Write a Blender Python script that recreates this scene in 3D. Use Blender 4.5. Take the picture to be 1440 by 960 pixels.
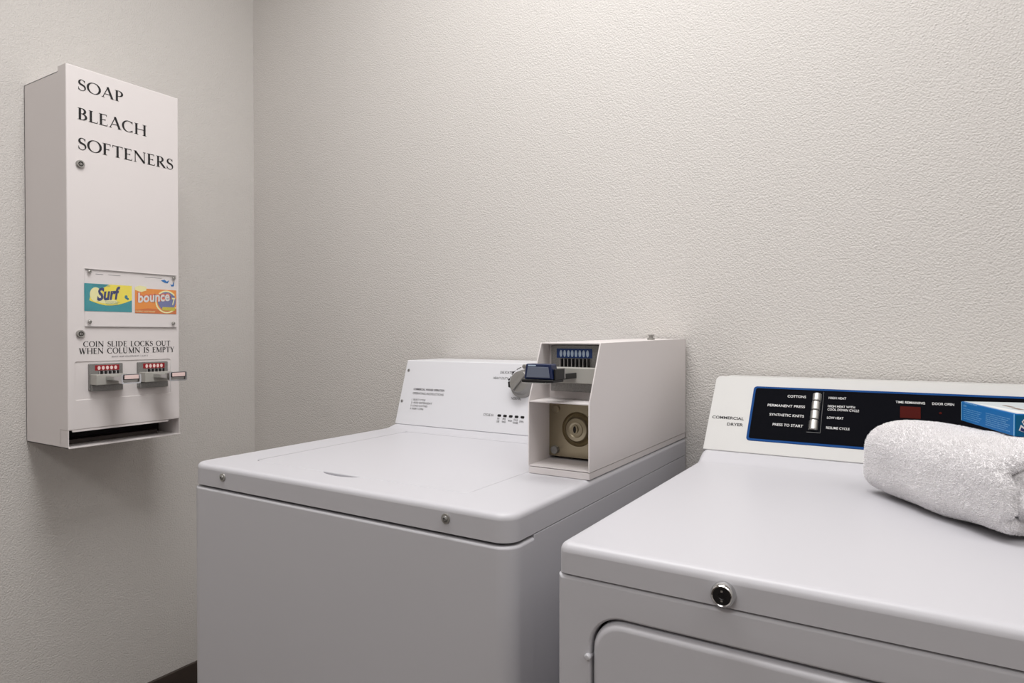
import bpy, bmesh, math, random
from mathutils import Vector, Matrix
import numpy as np

for _o in list(bpy.data.objects):
    bpy.data.objects.remove(_o)
scene = bpy.context.scene
COL = scene.collection
V = Vector
random.seed(4)

# ------------------------------------------------------------------ camera
CAM = V((0, 0, 1.1467))
yaw, pitch, roll = 0.5509, -0.0103, 0.0002
fw = V((-math.sin(yaw) * math.cos(pitch), math.cos(yaw) * math.cos(pitch), math.sin(pitch)))
rt = V((math.cos(yaw), math.sin(yaw), 0))
up = rt.cross(fw)
r2 = rt * math.cos(roll) + up * math.sin(roll)
u2 = r2.cross(fw)
cd = bpy.data.cameras.new('camera')
cam = bpy.data.objects.new('camera', cd)
COL.objects.link(cam)
cam.matrix_world = Matrix(((r2.x, u2.x, -fw.x, CAM.x), (r2.y, u2.y, -fw.y, CAM.y), (r2.z, u2.z, -fw.z, CAM.z), (0, 0, 0, 1)))
cd.sensor_width = 36.0
cd.lens = 920.0 / 1440.0 * 36.0
cd.clip_start = 0.02
scene.camera = cam

# ------------------------------------------------------------------ world, lights, exposure
w = bpy.data.worlds.new('world')
scene.world = w
w.use_nodes = True
w.node_tree.nodes['Background'].inputs[0].default_value = (0.9, 0.95, 1, 1)
w.node_tree.nodes['Background'].inputs[1].default_value = 0.05
vs = scene.view_settings
vs.view_transform = 'Standard'
vs.look = 'None'
vs.gamma = 1.0
vs.use_curve_mapping = False
vs.exposure = -0.03

CEIL = 2.75
def area(name, loc, sx, sy, power, col=(1, 0.99, 0.985)):
    l = bpy.data.lights.new(name, 'AREA')
    l.shape = 'RECTANGLE'
    l.size, l.size_y, l.energy, l.color = sx, sy, power, col
    o = bpy.data.objects.new(name, l)
    o.location = loc
    COL.objects.link(o)
    return o
# washer ceiling light, then two fill lights added out of view; housings further down
LIGHTS = [(-0.60, 0.62, 1.2, 0.6, 25.5), (0.90, 0.35, 1.2, 0.6, 9.0), (-0.35, -1.3, 1.2, 0.6, 18.0)]
for i, (lx, ly, sx, sy, pw) in enumerate(LIGHTS):
    area('fixture_or_fill_light', (lx, ly, CEIL - 0.062), sx, sy, pw)

# ------------------------------------------------------------------ materials
def lin(c):
    return tuple((x / 12.92 if x <= 0.04045 else ((x + 0.055) / 1.055) ** 2.4) for x in (v / 255.0 for v in c)) + (1.0,)

def mat(name, rgb, rough=0.5, metal=0.0, bump=None, var=None, coat=0.0, spec=None):
    m = bpy.data.materials.new(name)
    m.use_nodes = True
    nt = m.node_tree
    b = nt.nodes['Principled BSDF']
    b.inputs['Base Color'].default_value = lin(rgb)
    b.inputs['Roughness'].default_value = rough
    b.inputs['Metallic'].default_value = metal
    if spec is not None:
        b.inputs['Specular IOR Level'].default_value = spec
    if coat:
        b.inputs['Coat Weight'].default_value = coat
        b.inputs['Coat Roughness'].default_value = 0.15
    tc = nt.nodes.new('ShaderNodeTexCoord')
    if var:
        sc, amt = var
        n = nt.nodes.new('ShaderNodeTexNoise')
        n.inputs['Scale'].default_value = sc
        n.inputs['Detail'].default_value = 3
        nt.links.new(tc.outputs['Object'], n.inputs['Vector'])
        mr = nt.nodes.new('ShaderNodeMapRange')
        mr.inputs['To Min'].default_value = 1 - amt
        mr.inputs['To Max'].default_value = 1 + amt
        nt.links.new(n.outputs['Fac'], mr.inputs['Value'])
        mx = nt.nodes.new('ShaderNodeVectorMath')
        mx.operation = 'SCALE'
        mx.inputs[0].default_value = lin(rgb)[:3]
        nt.links.new(mr.outputs['Result'], mx.inputs['Scale'])
        nt.links.new(mx.outputs['Vector'], b.inputs['Base Color'])
    if bump:
        sc, st, dist = bump
        n = nt.nodes.new('ShaderNodeTexNoise')
        n.inputs['Scale'].default_value = sc
        n.inputs['Detail'].default_value = 2
        nt.links.new(tc.outputs['Object'], n.inputs['Vector'])
        bp = nt.nodes.new('ShaderNodeBump')
        bp.inputs['Strength'].default_value = st
        bp.inputs['Distance'].default_value = dist
        nt.links.new(n.outputs['Fac'], bp.inputs['Height'])
        nt.links.new(bp.outputs['Normal'], b.inputs['Normal'])
    return m

def wall_mat(name, rgb):
    """rolled paint with an orange-peel texture"""
    m = bpy.data.materials.new(name)
    m.use_nodes = True
    nt = m.node_tree
    b = nt.nodes['Principled BSDF']
    b.inputs['Base Color'].default_value = lin(rgb)
    b.inputs['Roughness'].default_value = 0.62
    tc = nt.nodes.new('ShaderNodeTexCoord')
    n1 = nt.nodes.new('ShaderNodeTexNoise')
    n1.inputs['Scale'].default_value = 360
    n1.inputs['Detail'].default_value = 1.5
    n2 = nt.nodes.new('ShaderNodeTexVoronoi')
    n2.feature = 'F1'
    n2.inputs['Scale'].default_value = 235
    ad = nt.nodes.new('ShaderNodeMath')
    ad.operation = 'MULTIPLY_ADD'
    ad.inputs[1].default_value = -0.7
    for n in (n1, n2):
        nt.links.new(tc.outputs['Object'], n.inputs['Vector'])
    nt.links.new(n2.outputs['Distance'], ad.inputs[0])
    nt.links.new(n1.outputs['Fac'], ad.inputs[2])
    bp = nt.nodes.new('ShaderNodeBump')
    bp.inputs['Strength'].default_value = 0.75
    bp.inputs['Distance'].default_value = 0.0018
    nt.links.new(ad.outputs['Value'], bp.inputs['Height'])
    nt.links.new(bp.outputs['Normal'], b.inputs['Normal'])
    return m

M = dict(
    wall=wall_mat('wall_paint', (212, 208, 204)),
    ceiling=mat('ceiling_paint', (225, 223, 218), 0.8, bump=(120, 0.3, 0.002)),
    floor=mat('floor_tile', (92, 82, 74), 0.45, var=(9, 0.25)),
    base=mat('baseboard_vinyl', (62, 53, 48), 0.5, var=(30, 0.15)),
    white=mat('white_enamel', (200, 199, 204), 0.4, bump=(420, 0.05, 0.0005)),
    vend=mat('dispenser_enamel', (226, 220, 219), 0.38, bump=(420, 0.05, 0.0005)),
    consolew=mat('console_white', (219, 219, 223), 0.4),
    alu=mat('satin_aluminium', (206, 205, 203), 0.5, 0.0, var=(9, 0.04), spec=0.2),
    dark=mat('dark_interior', (24, 20, 19), 0.8),
    shade=mat('galvanised_inside', (150, 146, 142), 0.5, 0.3, var=(18, 0.12)),
    chrome=mat('chrome', (205, 205, 205), 0.16, 1.0),
    steel=mat('brushed_steel', (172, 170, 166), 0.33, 0.75, var=(60, 0.08)),
    zinc=mat('cast_zinc', (150, 149, 147), 0.5, 0.75, bump=(700, 0.5, 0.0008), var=(420, 0.35)),
    cover=mat('slide_cover_steel', (178, 176, 170), 0.5, 0.15, var=(25, 0.04)),
    brass=mat('stamped_plate', (158, 148, 126), 0.3, 1.0, var=(25, 0.1)),
    black=mat('black_plastic', (14, 14, 16), 0.35),
    ink=mat('black_ink', (22, 20, 22), 0.6),
    greyink=mat('grey_ink', (96, 94, 98), 0.6),
    whiteink=mat('white_ink', (226, 226, 226), 0.6),
    face=mat('control_face_black', (7, 8, 14), 0.6, spec=0.03),
    blue=mat('blue_border', (10, 66, 128), 0.5, spec=0.08),
    navy=mat('navy_plastic', (22, 36, 74), 0.3),
    slate=mat('handle_inset_grey', (118, 126, 144), 0.4, 0.3),
    labelblue=mat('blue_label', (26, 60, 122), 0.45),
    coin=mat('coin_mark_pale', (188, 206, 226), 0.5),
    red=mat('red_label', (150, 18, 30), 0.45),
    coinred=mat('coin_mark_pink', (240, 214, 210), 0.5),
    display=mat('red_display', (70, 16, 10), 0.5, spec=0.04),
    teal=mat('teal_print', (22, 142, 152), 0.45),
    tealdeep=mat('teal_deep_print', (20, 118, 140), 0.45),
    yellow=mat('yellow_print', (240, 222, 70), 0.45),
    cream=mat('cream_print', (238, 232, 170), 0.45),
    orange=mat('orange_print', (232, 140, 34), 0.45),
    deeporange=mat('deep_orange_print', (206, 106, 26), 0.45),
    violet=mat('violet_print', (104, 112, 160), 0.45),
    lime=mat('lime_print', (198, 184, 46), 0.45),
    navyink=mat('navy_ink', (16, 34, 104), 0.45),
    pink=mat('salmon_ink', (220, 110, 70), 0.45),
    card=mat('white_card', (224, 219, 217), 0.5),
    boxblue=mat('carton_blue', (14, 108, 178), 0.5, var=(26, 0.12), spec=0.15),
    boxteal=mat('carton_teal', (12, 92, 134), 0.5, spec=0.15),
    boxtop=mat('carton_top_grey', (196, 204, 208), 0.45),
    boxink=mat('carton_pale_blue_ink', (150, 206, 236), 0.5),
    brown=mat('carton_brown_print', (128, 108, 96), 0.5),
    towel=mat('terry_cotton', (246, 244, 245), 1.0, spec=0.0),
    sheetedge=mat('acrylic_edge', (158, 156, 156), 0.3),
    knob=mat('knob_metal', (150, 148, 145), 0.38, 0.7),
    housing=mat('fixture_housing', (235, 235, 235), 0.5),
)
def acrylic():
    m = bpy.data.materials.new('clear_acrylic')
    m.use_nodes = True
    b = m.node_tree.nodes['Principled BSDF']
    b.inputs['Base Color'].default_value = (1, 1, 1, 1)
    b.inputs['Roughness'].default_value = 0.05
    b.inputs['IOR'].default_value = 1.2
    b.inputs['Alpha'].default_value = 0.03
    return m
M['acrylic'] = acrylic()
def diffuser():
    m = bpy.data.materials.new('lit_diffuser')
    m.use_nodes = True
    b = m.node_tree.nodes['Principled BSDF']
    b.inputs['Emission Color'].default_value = (1, 0.97, 0.94, 1)
    b.inputs['Emission Strength'].default_value = 1.0
    return m
M['diffuser'] = diffuser()

# ------------------------------------------------------------------ helpers
ORG = {}
def thing(name, loc, label, cat, group=None):
    o = bpy.data.objects.new(name, None)
    o.empty_display_size = 0.05
    o.location = loc
    COL.objects.link(o)
    o['label'] = label
    o['category'] = cat
    if group: o['group'] = group
    ORG[o] = V(loc)
    return o

def obj(name, bm, material, parent=None, label=None, kind=None, smooth=True, ang=35, wn=True):
    """link one mesh (authored in world coordinates) with its origin at its own centre"""
    me = bm if isinstance(bm, bpy.types.Mesh) else bpy.data.meshes.new(name)
    if not isinstance(bm, bpy.types.Mesh):
        bmesh.ops.remove_doubles(bm, verts=bm.verts, dist=1e-6)
        bmesh.ops.recalc_face_normals(bm, faces=bm.faces)
        bm.to_mesh(me)
        bm.free()
    n = len(me.vertices)
    co = np.empty(n * 3, np.float32)
    me.vertices.foreach_get('co', co)
    co = co.reshape(-1, 3)
    c = (co.min(0) + co.max(0)) / 2
    me.vertices.foreach_set('co', (co - c).ravel())
    me.materials.clear()
    for mm in (material if isinstance(material, (list, tuple)) else [material]):
        me.materials.append(mm)
    if smooth:
        me.polygons.foreach_set('use_smooth', [True] * len(me.polygons))
        me.set_sharp_from_angle(angle=math.radians(ang))
    me.update()
    o = bpy.data.objects.new(name, me)
    COL.objects.link(o)
    if smooth and wn and len(me.polygons) < 6000:
        md = o.modifiers.new('normals', 'WEIGHTED_NORMAL')
        md.keep_sharp = True
        md.weight = 80
    c = V(c.tolist())
    ORG[o] = c
    if parent:
        o.parent = parent
        o.location = c - ORG[parent]
    else:
        o.location = c
    if label: o['label'] = label
    if kind: o['kind'] = kind
    return o

class Fr:
    """a frame: point(u, v, h) -> world"""
    def __init__(s, o, ex, ey):
        s.o, s.x, s.y = V(o), V(ex).normalized(), V(ey).normalized()
        s.z = s.x.cross(s.y)
    def __call__(s, u, v, h=0.0):
        return s.o + s.x * u + s.y * v + s.z * h
    def at(s, u, v, h=0.0):
        f = Fr(s(u, v, h), s.x, s.y)
        return f

WORLD = Fr((0, 0, 0), (1, 0, 0), (0, 1, 0))

def rrect(x0, x1, y0, y1, r, n=5, d=0.0):
    """closed outline of a rounded rectangle inset by d; r number or (bl, br, tr, tl)"""
    rr = r if isinstance(r, (tuple, list)) else (r,) * 4
    x0, x1, y0, y1 = x0 + d, x1 - d, y0 + d, y1 - d
    out = []
    for (cx, cy, sx, sy, a0, q) in ((x0, y0, 1, 1, 180, rr[0]), (x1, y0, -1, 1, 270, rr[1]), (x1, y1, -1, -1, 0, rr[2]), (x0, y1, 1, -1, 90, rr[3])):
        q = max(q - d, 1e-4)
        for k in range(n + 1):
            a = math.radians(a0 + 90.0 * k / n)
            out.append((cx + sx * q + q * math.cos(a), cy + sy * q + q * math.sin(a)))
    return out

def ring(bm, pts):
    return [bm.verts.new(p) for p in pts]
def bridge(bm, a, b, closed=True):
    n = len(a)
    for i in range(n if closed else n - 1):
        j = (i + 1) % n
        try: bm.faces.new((a[i], a[j], b[j], b[i]))
        except ValueError: pass
def loft(bm, rings, cap0=True, cap1=True):
    rs = [ring(bm, r) for r in rings]
    for a, b in zip(rs, rs[1:]):
        bridge(bm, a, b)
    if cap0: bm.faces.new(rs[0])
    if cap1: bm.faces.new(rs[-1])
    return rs

def slab(bm, f, x0, x1, y0, y1, r, h0, h1, edge=0.0, n=5, seg=4):
    """rounded-rectangle slab from height h0 to h1 with a rounded upper edge"""
    R = [[f(x, y, h0) for x, y in rrect(x0, x1, y0, y1, r, n)]]
    if edge > 0:
        for k in range(seg + 1):
            a = math.pi / 2 * k / seg
            R.append([f(x, y, h1 - edge + edge * math.sin(a)) for x, y in rrect(x0, x1, y0, y1, r, n, edge * (1 - math.cos(a)))])
    else:
        R.append([f(x, y, h1) for x, y in rrect(x0, x1, y0, y1, r, n)])
    loft(bm, R)
    return bm

def poly(bm, f, pts, h0, h1):
    """extruded polygon"""
    loft(bm, [[f(x, y, h0) for x, y in pts], [f(x, y, h1) for x, y in pts]])
    return bm

def box(bm, x0, x1, y0, y1, z0, z1, f=WORLD, bev=0.0):
    t = bmesh.new()
    vs_ = [t.verts.new((x, y, z)) for z in (z0, z1) for (x, y) in ((x0, y0), (x1, y0), (x1, y1), (x0, y1))]
    for q in ((0, 3, 2, 1), (4, 5, 6, 7), (0, 1, 5, 4), (1, 2, 6, 5), (2, 3, 7, 6), (3, 0, 4, 7)):
        t.faces.new([vs_[i] for i in q])
    if bev:
        bmesh.ops.bevel(t, geom=t.edges[:], offset=bev, segments=3, affect='EDGES', profile=0.5)
    merge(bm, t, f)
    return bm

def merge(bm, t, f=WORLD):
    t.verts.index_update()
    mp = [bm.verts.new(f(*v.co)) for v in t.verts]
    for fc in t.faces:
        try: bm.faces.new([mp[v.index] for v in fc.verts])
        except ValueError: pass
    t.free()

def lathe(bm, f, prof, n=24, a0=0.0):
    """revolve (radius, height) about the frame's normal"""
    rs = []
    for (r, h) in prof:
        if r < 1e-6:
            rs.append([bm.verts.new(f(0, 0, h))])
        else:
            rs.append([bm.verts.new(f(r * math.cos(a0 + 2 * math.pi * k / n), r * math.sin(a0 + 2 * math.pi * k / n), h)) for k in range(n)])
    for a, b in zip(rs, rs[1:]):
        if len(a) == 1 and len(b) == 1: continue
        if len(a) == 1:
            for k in range(n): bm.faces.new((a[0], b[k], b[(k + 1) % n]))
        elif len(b) == 1:
            for k in range(n): bm.faces.new((a[k], a[(k + 1) % n], b[0]))
        else: bridge(bm, a, b)
    return bm

def ellipse(bm, f, u, v, ru, rv, h0, h1, n=14):
    return poly(bm, f, [(u + ru * math.cos(2 * math.pi * k / n), v + rv * math.sin(2 * math.pi * k / n)) for k in range(n)], h0, h1)

def holed(bm, f, outer, hole, h):
    """flat face with a hole at height h; returns hole ring verts"""
    a = ring(bm, [f(x, y, h) for x, y in outer])
    b = ring(bm, [f(x, y, h) for x, y in hole])
    es = []
    for rg in (a, b):
        for i in range(len(rg)):
            es.append(bm.edges.new((rg[i], rg[(i + 1) % len(rg)])))
    bmesh.ops.triangle_fill(bm, use_beauty=True, use_dissolve=False, edges=es, normal=f.z)
    return a, b

def prism(bm, prof, x0, x1, bev=0.0, seg=3):
    """profile in (y, z) swept along x, all sharp edges bevelled"""
    t = bmesh.new()
    a = [t.verts.new((x0, y, z)) for y, z in prof]
    b = [t.verts.new((x1, y, z)) for y, z in prof]
    bridge(t, a, b)
    t.faces.new(a); t.faces.new(b)
    bmesh.ops.recalc_face_normals(t, faces=t.faces)
    if bev:
        es = [e for e in t.edges if len(e.link_faces) == 2 and e.calc_face_angle() > 0.5]
        bmesh.ops.bevel(t, geom=es, offset=bev, segments=seg, affect='EDGES', profile=0.5)
    merge(bm, t)
    return bm

# sans-serif print: Blender's built-in font, fitted into a box given by left, baseline, width, cap height
_dep = None
def text_bm(bm, f, s, u, v, wd, ht, h=0.0004, bold=0.0, shear=0.0, rot=0.0, spacing=1.0):
    c = bpy.data.curves.new('t', 'FONT')
    c.body = s
    c.size = 1.0
    c.offset = bold
    c.shear = shear
    c.space_character = spacing
    c.resolution_u = 3
    c.fill_mode = 'FRONT'
    o = bpy.data.objects.new('t', c)
    COL.objects.link(o)
    dg = bpy.context.evaluated_depsgraph_get()
    me = bpy.data.meshes.new_from_object(o.evaluated_get(dg))
    bpy.data.objects.remove(o)
    bpy.data.curves.remove(c)
    xs = [p.co.x for p in me.vertices]; ys = [p.co.y for p in me.vertices]
    x0, x1 = min(xs), max(xs)
    y0 = 0.0 if not shear else min(ys)
    y1 = max(ys)
    ca, sa = math.cos(rot), math.sin(rot)
    mp = []
    for p in me.vertices:
        a = (p.co.x - x0) / (x1 - x0) * wd
        b = (p.co.y - y0) / (y1 - y0) * ht
        mp.append(bm.verts.new(f(u + a * ca - b * sa, v + a * sa + b * ca, h)))
    for pl in me.polygons:
        try: bm.faces.new([mp[i] for i in pl.vertices])
        except ValueError: pass
    bpy.data.meshes.remove(me)
    return bm

# serif capitals: own stroke alphabet with thick and thin strokes, cap height 1
TH, TN, SF = 0.135, 0.05, 0.032
def arc(cx, cy, rx, ry, a0, a1, n=16):
    return [(cx + rx * math.cos(math.radians(a0 + (a1 - a0) * k / n)), cy + ry * math.sin(math.radians(a0 + (a1 - a0) * k / n))) for k in range(n + 1)]
def vstem(x, w=TH, y0=0, y1=1, s0=True, s1=True):
    o = [('l', x, y0, x, y1, w)]
    for s, y in ((s0, y0 + SF / 2), (s1, y1 - SF / 2)):
        if s: o.append(('l', x - w / 2 - 0.085, y, x + w / 2 + 0.085, y, SF))
    return o
def bowl(x, yc, rx, ry):     # right-hand bowl from top to bottom, thick at the right
    p = arc(x, yc, rx, ry, 90, -90)
    return ('s', p, [TN * 0.8 + (TH - TN * 0.8) * abs(math.sin(math.pi * k / 16)) ** 1.5 for k in range(17)])
def sf(x0, y0, x1, y1): return ('l', x0, y0, x1, y1, SF)
_rnd = [TN * 0.75 + (TH - TN * 0.75) * abs(math.cos(2 * math.pi * k / 32)) ** 1.4 for k in range(33)]
_c = [TN * 0.9 + (TH - TN * 0.9) * abs(math.cos(math.radians(48 + 264 * k / 24))) ** 1.5 for k in range(25)]
_sp = arc(0.31, 0.745, 0.19, 0.225, 20, 250, 12)[:-1] + arc(0.30, 0.255, 0.235, 0.26, 60, -160, 14)
_sw = [0.05, 0.05, 0.045, 0.045, 0.05, 0.065, 0.085, 0.1, 0.115, 0.125, 0.135, 0.14, 0.135, 0.125, 0.115, 0.1, 0.09, 0.07, 0.055, 0.045, 0.045, 0.045, 0.05, 0.05, 0.055, 0.055, 0.055]
G = {
 'S': (0.6, [('s', _sp, _sw[:len(_sp)]), ('l', 0.5, 0.74, 0.5, 0.96, SF), ('l', 0.075, 0.04, 0.075, 0.29, SF)]),
 'O': (1.0, [('s', arc(0.5, 0.5, 0.43, 0.495, 0, 360, 32), _rnd)]),
 'A': (0.92, [('l', 0.1, 0.02, 0.47, 1.0, TN), ('l', 0.45, 1.03, 0.79, 0.02, TH), ('l', 0.22, 0.34, 0.66, 0.34, TN), sf(0, 0.016, 0.22, 0.016), sf(0.66, 0.016, 0.93, 0.016)]),
 'P': (0.66, vstem(0.17) + [bowl(0.3, 0.73, 0.27, 0.255), ('l', 0.17, 0.985, 0.31, 0.985, TN * 0.8), ('l', 0.17, 0.475, 0.31, 0.475, TN * 0.8)]),
 'B': (0.7, vstem(0.17) + [bowl(0.28, 0.755, 0.24, 0.23), bowl(0.3, 0.27, 0.29, 0.255), ('l', 0.17, 0.985, 0.3, 0.985, TN * 0.8), ('l', 0.17, 0.525, 0.31, 0.525, TN * 0.8), ('l', 0.17, 0.015, 0.31, 0.015, TN * 0.8)]),
 'L': (0.66, vstem(0.17) + [('l', 0.17, 0.025, 0.6, 0.025, TN), ('l', 0.61, 0.0, 0.645, 0.2, SF)]),
 'E': (0.68, vstem(0.17) + [('l', 0.17, 0.025, 0.58, 0.025, TN), ('l', 0.17, 0.975, 0.56, 0.975, TN), ('l', 0.17, 0.52, 0.47, 0.52, TN), ('l', 0.6, 0.0, 0.63, 0.18, SF), ('l', 0.56, 0.83, 0.56, 1.0, SF), ('l', 0.47, 0.44, 0.47, 0.6, SF)]),
 'F': (0.64, vstem(0.17) + [('l', 0.17, 0.975, 0.56, 0.975, TN), ('l', 0.17, 0.5, 0.46, 0.5, TN), ('l', 0.56, 0.82, 0.56, 1.0, SF), ('l', 0.46, 0.42, 0.46, 0.58, SF)]),
 'C': (0.88, [('s', arc(0.49, 0.5, 0.41, 0.495, 48, 312, 24), _c), ('l', 0.785, 0.76, 0.785, 0.99, SF), ('l', 0.785, 0.02, 0.785, 0.2, SF)]),
 'H': (0.98, vstem(0.17) + vstem(0.81) + [('l', 0.17, 0.51, 0.81, 0.51, TN)]),
 'T': (0.8, vstem(0.4, s1=False) + [('l', 0.05, 0.975, 0.75, 0.975, TN), ('l', 0.06, 0.8, 0.035, 1.0, SF), ('l', 0.74, 0.8, 0.765, 1.0, SF)]),
 'N': (1.0, vstem(0.14, TN) + [('l', 0.14, 0.97, 0.85, 0.03, TH)] + vstem(0.85, TN, s0=False)),
 'R': (0.78, vstem(0.17) + [bowl(0.28, 0.745, 0.26, 0.24), ('l', 0.17, 0.985, 0.3, 0.985, TN * 0.8), ('l', 0.17, 0.505, 0.31, 0.505, TN * 0.8), ('l', 0.33, 0.5, 0.7, 0.02, TH), sf(0.62, 0.016, 0.83, 0.016)]),
 'I': (0.4, vstem(0.2)),
 'D': (0.92, vstem(0.17) + [bowl(0.33, 0.5, 0.46, 0.485), ('l', 0.17, 0.985, 0.34, 0.985, TN * 0.8), ('l', 0.17, 0.015, 0.34, 0.015, TN * 0.8)]),
 'K': (0.86, vstem(0.17) + [('l', 0.2, 0.42, 0.66, 0.98, TN), ('l', 0.34, 0.58, 0.75, 0.02, TH), sf(0.55, 0.984, 0.8, 0.984), sf(0.66, 0.016, 0.9, 0.016)]),
 'U': (0.94, [('l', 0.17, 0.3, 0.17, 1.0, TH), ('s', arc(0.46, 0.32, 0.29, 0.3, 180, 360, 14), [TH - (TH - TN) * k / 14 for k in range(15)]), ('l', 0.75, 0.3, 0.75, 1.0, TN), sf(0.02, 0.984, 0.33, 0.984), sf(0.63, 0.984, 0.87, 0.984)]),
 'M': (1.12, vstem(0.16, TN) + [('l', 0.16, 0.98, 0.55, 0.04, TH), ('l', 0.55, 0.04, 0.94, 0.98, TN)] + vstem(0.94, TH)),
 'W': (1.2, [('l', 0.12, 0.98, 0.36, 0.0, TH), ('l', 0.36, 0.02, 0.6, 0.98, TN), ('l', 0.57, 0.98, 0.81, 0.0, TH), ('l', 0.81, 0.02, 1.08, 0.98, TN), sf(0.0, 0.984, 0.25, 0.984), sf(0.46, 0.984, 0.72, 0.984), sf(0.97, 0.984, 1.18, 0.984)]),
 'Y': (0.86, [('l', 0.12, 0.98, 0.43, 0.45, TH), ('l', 0.43, 0.45, 0.74, 0.98, TN), ('l', 0.43, 0.0, 0.43, 0.47, TH), sf(0.0, 0.984, 0.26, 0.984), sf(0.62, 0.984, 0.85, 0.984), sf(0.28, 0.016, 0.58, 0.016)]),
 ' ': (0.5, []),
}
def serif_bm(bm, f, s, u, v, wd, ht, h=0.0005, track=0.06, weight=1.2):
    tot = sum(G[c][0] for c in s) + track * (len(s) - 1)
    k = wd / tot
    x = 0.0
    for c in s:
        gw, st = G[c]
        for it in st:
            if it[0] == 'l':
                _, x0, y0, x1, y1, wv = it
                P, W = [(x0, y0), (x1, y1)], [wv * weight] * 2
            else:
                P, W = it[1], [q * weight for q in it[2]]
            L, R = [], []
            for i, (px, py) in enumerate(P):
                a = P[max(i - 1, 0)]; b = P[min(i + 1, len(P) - 1)]
                dx, dy = b[0] - a[0], b[1] - a[1]
                d = math.hypot(dx, dy) or 1
                nx, ny = -dy / d * W[i] / 2, dx / d * W[i] / 2
                L.append(bm.verts.new(f(u + (x + px + nx) * k, v + (py + ny) * ht, h)))
                R.append(bm.verts.new(f(u + (x + px - nx) * k, v + (py - ny) * ht, h)))
            for i in range(len(P) - 1):
                bm.faces.new((L[i], L[i + 1], R[i + 1], R[i]))
        x += gw + track
    return bm

def screw(f, u, v, r=0.005, h=0.0025, parent=None, m=None, name='screw', label=None):
    g = f.at(u, v)
    b = bmesh.new()
    lathe(b, g, [(r, 0), (r, h * 0.35), (r * 0.85, h * 0.8), (r * 0.45, h), (r * 0.42, h * 0.55), (0, h * 0.5)], 16)
    return obj(name, b, m or M['steel'], parent, label)

def washer_cup(f, u, v, r, h, parent, name='screw_washer', m=None):
    b = bmesh.new()
    lathe(b, f.at(u, v), [(r, 0), (r * 0.95, h), (r * 0.6, h * 1.1), (r * 0.55, 0)], 20)
    return obj(name, b, m or M['steel'], parent)

def tube_lock(f, u, v, r, h, parent, name='lock', lab=None):
    g = f.at(u, v)
    b = bmesh.new()
    lathe(b, g, [(r, 0), (r, h * 0.7), (r * 0.86, h), (r * 0.62, h), (r * 0.56, h * 0.6), (r * 0.34, h * 0.6), (r * 0.34, h * 0.95), (0, h * 0.95)], 28)
    o = obj(name, b, M['steel'], parent, lab)
    b = bmesh.new()
    lathe(b, g, [(r * 0.56, h * 0.62), (r * 0.35, h * 0.62)], 24)
    slab(b, g, -r * 0.06, r * 0.06, -r * 0.3, r * 0.3, r * 0.02, h * 0.9, h * 0.97)
    obj('keyway', b, M['dark'], o)
    return o

# ------------------------------------------------------------------ the room
XL, YB, XR, YF = -1.9598, 1.4736, 1.55, -2.3
def wall(name, x0, x1, y0, y1, z0, z1, m):
    b = bmesh.new()
    box(b, x0, x1, y0, y1, z0, z1)
    o = obj(name, b, m, smooth=False)
    o['kind'] = 'structure'
    return o
wall('wall_back', XL - 0.1, XR + 0.1, YB, YB + 0.1, 0, CEIL, M['wall'])
wall('wall_left', XL - 0.1, XL, YF, YB, 0, CEIL, M['wall'])
wall('wall_right', XR, XR + 0.1, YF, YB, 0, CEIL, M['wall'])
wall('wall_front', XL - 0.1, XR + 0.1, YF - 0.1, YF, 0, CEIL, M['wall'])
wall('floor', XL - 0.1, XR + 0.1, YF - 0.1, YB + 0.1, -0.05, 0, M['floor'])
wall('ceiling', XL - 0.1, XR + 0.1, YF - 0.1, YB + 0.1, CEIL, CEIL + 0.05, M['ceiling'])
def baseboard(name, p0, p1, inward):
    b = bmesh.new()
    ex = V((p1[0] - p0[0], p1[1] - p0[1], 0))
    f = Fr((p0[0], p0[1], 0), ex, (0, 0, 1))
    if f.z.dot(V(inward + (0,))) < 0:
        f = Fr((p1[0], p1[1], 0), -ex, (0, 0, 1))
    L = ex.length
    prof = [(0.0, 0.0), (0.0, 0.014), (0.004, 0.0095), (0.012, 0.0075), (0.088, 0.0065), (0.097, 0.005), (0.1, 0.0)]
    loft(b, [[f(0, vv, hh) for vv, hh in prof], [f(L, vv, hh) for vv, hh in prof]])
    o = obj(name, b, M['base'])
    o['kind'] = 'structure'
baseboard('baseboard_left', (XL, YF), (XL, YB), (1, 0))
baseboard('baseboard_back', (XL + 0.0145, YB), (XR, YB), (0, -1))

for i, (lx, ly, sx, sy, pw) in enumerate(LIGHTS):  # the last two panels are added fill, not known fixtures
    t = thing('ceiling_or_fill_light', (lx, ly, CEIL), ('white ceiling light panel above the washing machine', 'white fill light panel added out of view above the dryer', 'white fill light panel added out of view over the far end of the room')[i], 'ceiling light')
    b = bmesh.new()
    f = Fr((lx, ly, CEIL), (1, 0, 0), (0, -1, 0))
    hx, hy = sx / 2 + 0.03, sy / 2 + 0.03
    a, c = rrect(-hx, hx, -hy, hy, 0.01, 3), rrect(-hx, hx, -hy, hy, 0.008, 3, 0.03)
    rs = [[f(x, y, 0) for x, y in a], [f(x, y, 0.06) for x, y in a], [f(x, y, 0.06) for x, y in c], [f(x, y, 0.05) for x, y in c]]
    loft(b, rs, True, False)
    obj('housing', b, M['housing'], t)
    b = bmesh.new()
    slab(b, f, -sx / 2, sx / 2, -sy / 2, sy / 2, 0.006, 0.04, 0.052)
    obj('diffuser', b, M['diffuser'], t)

# ------------------------------------------------------------------ appliance top with rounded rim and raised rear
def sstep(t):
    t = max(0.0, min(1.0, t))
    return t * t * (3 - 2 * t)

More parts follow.
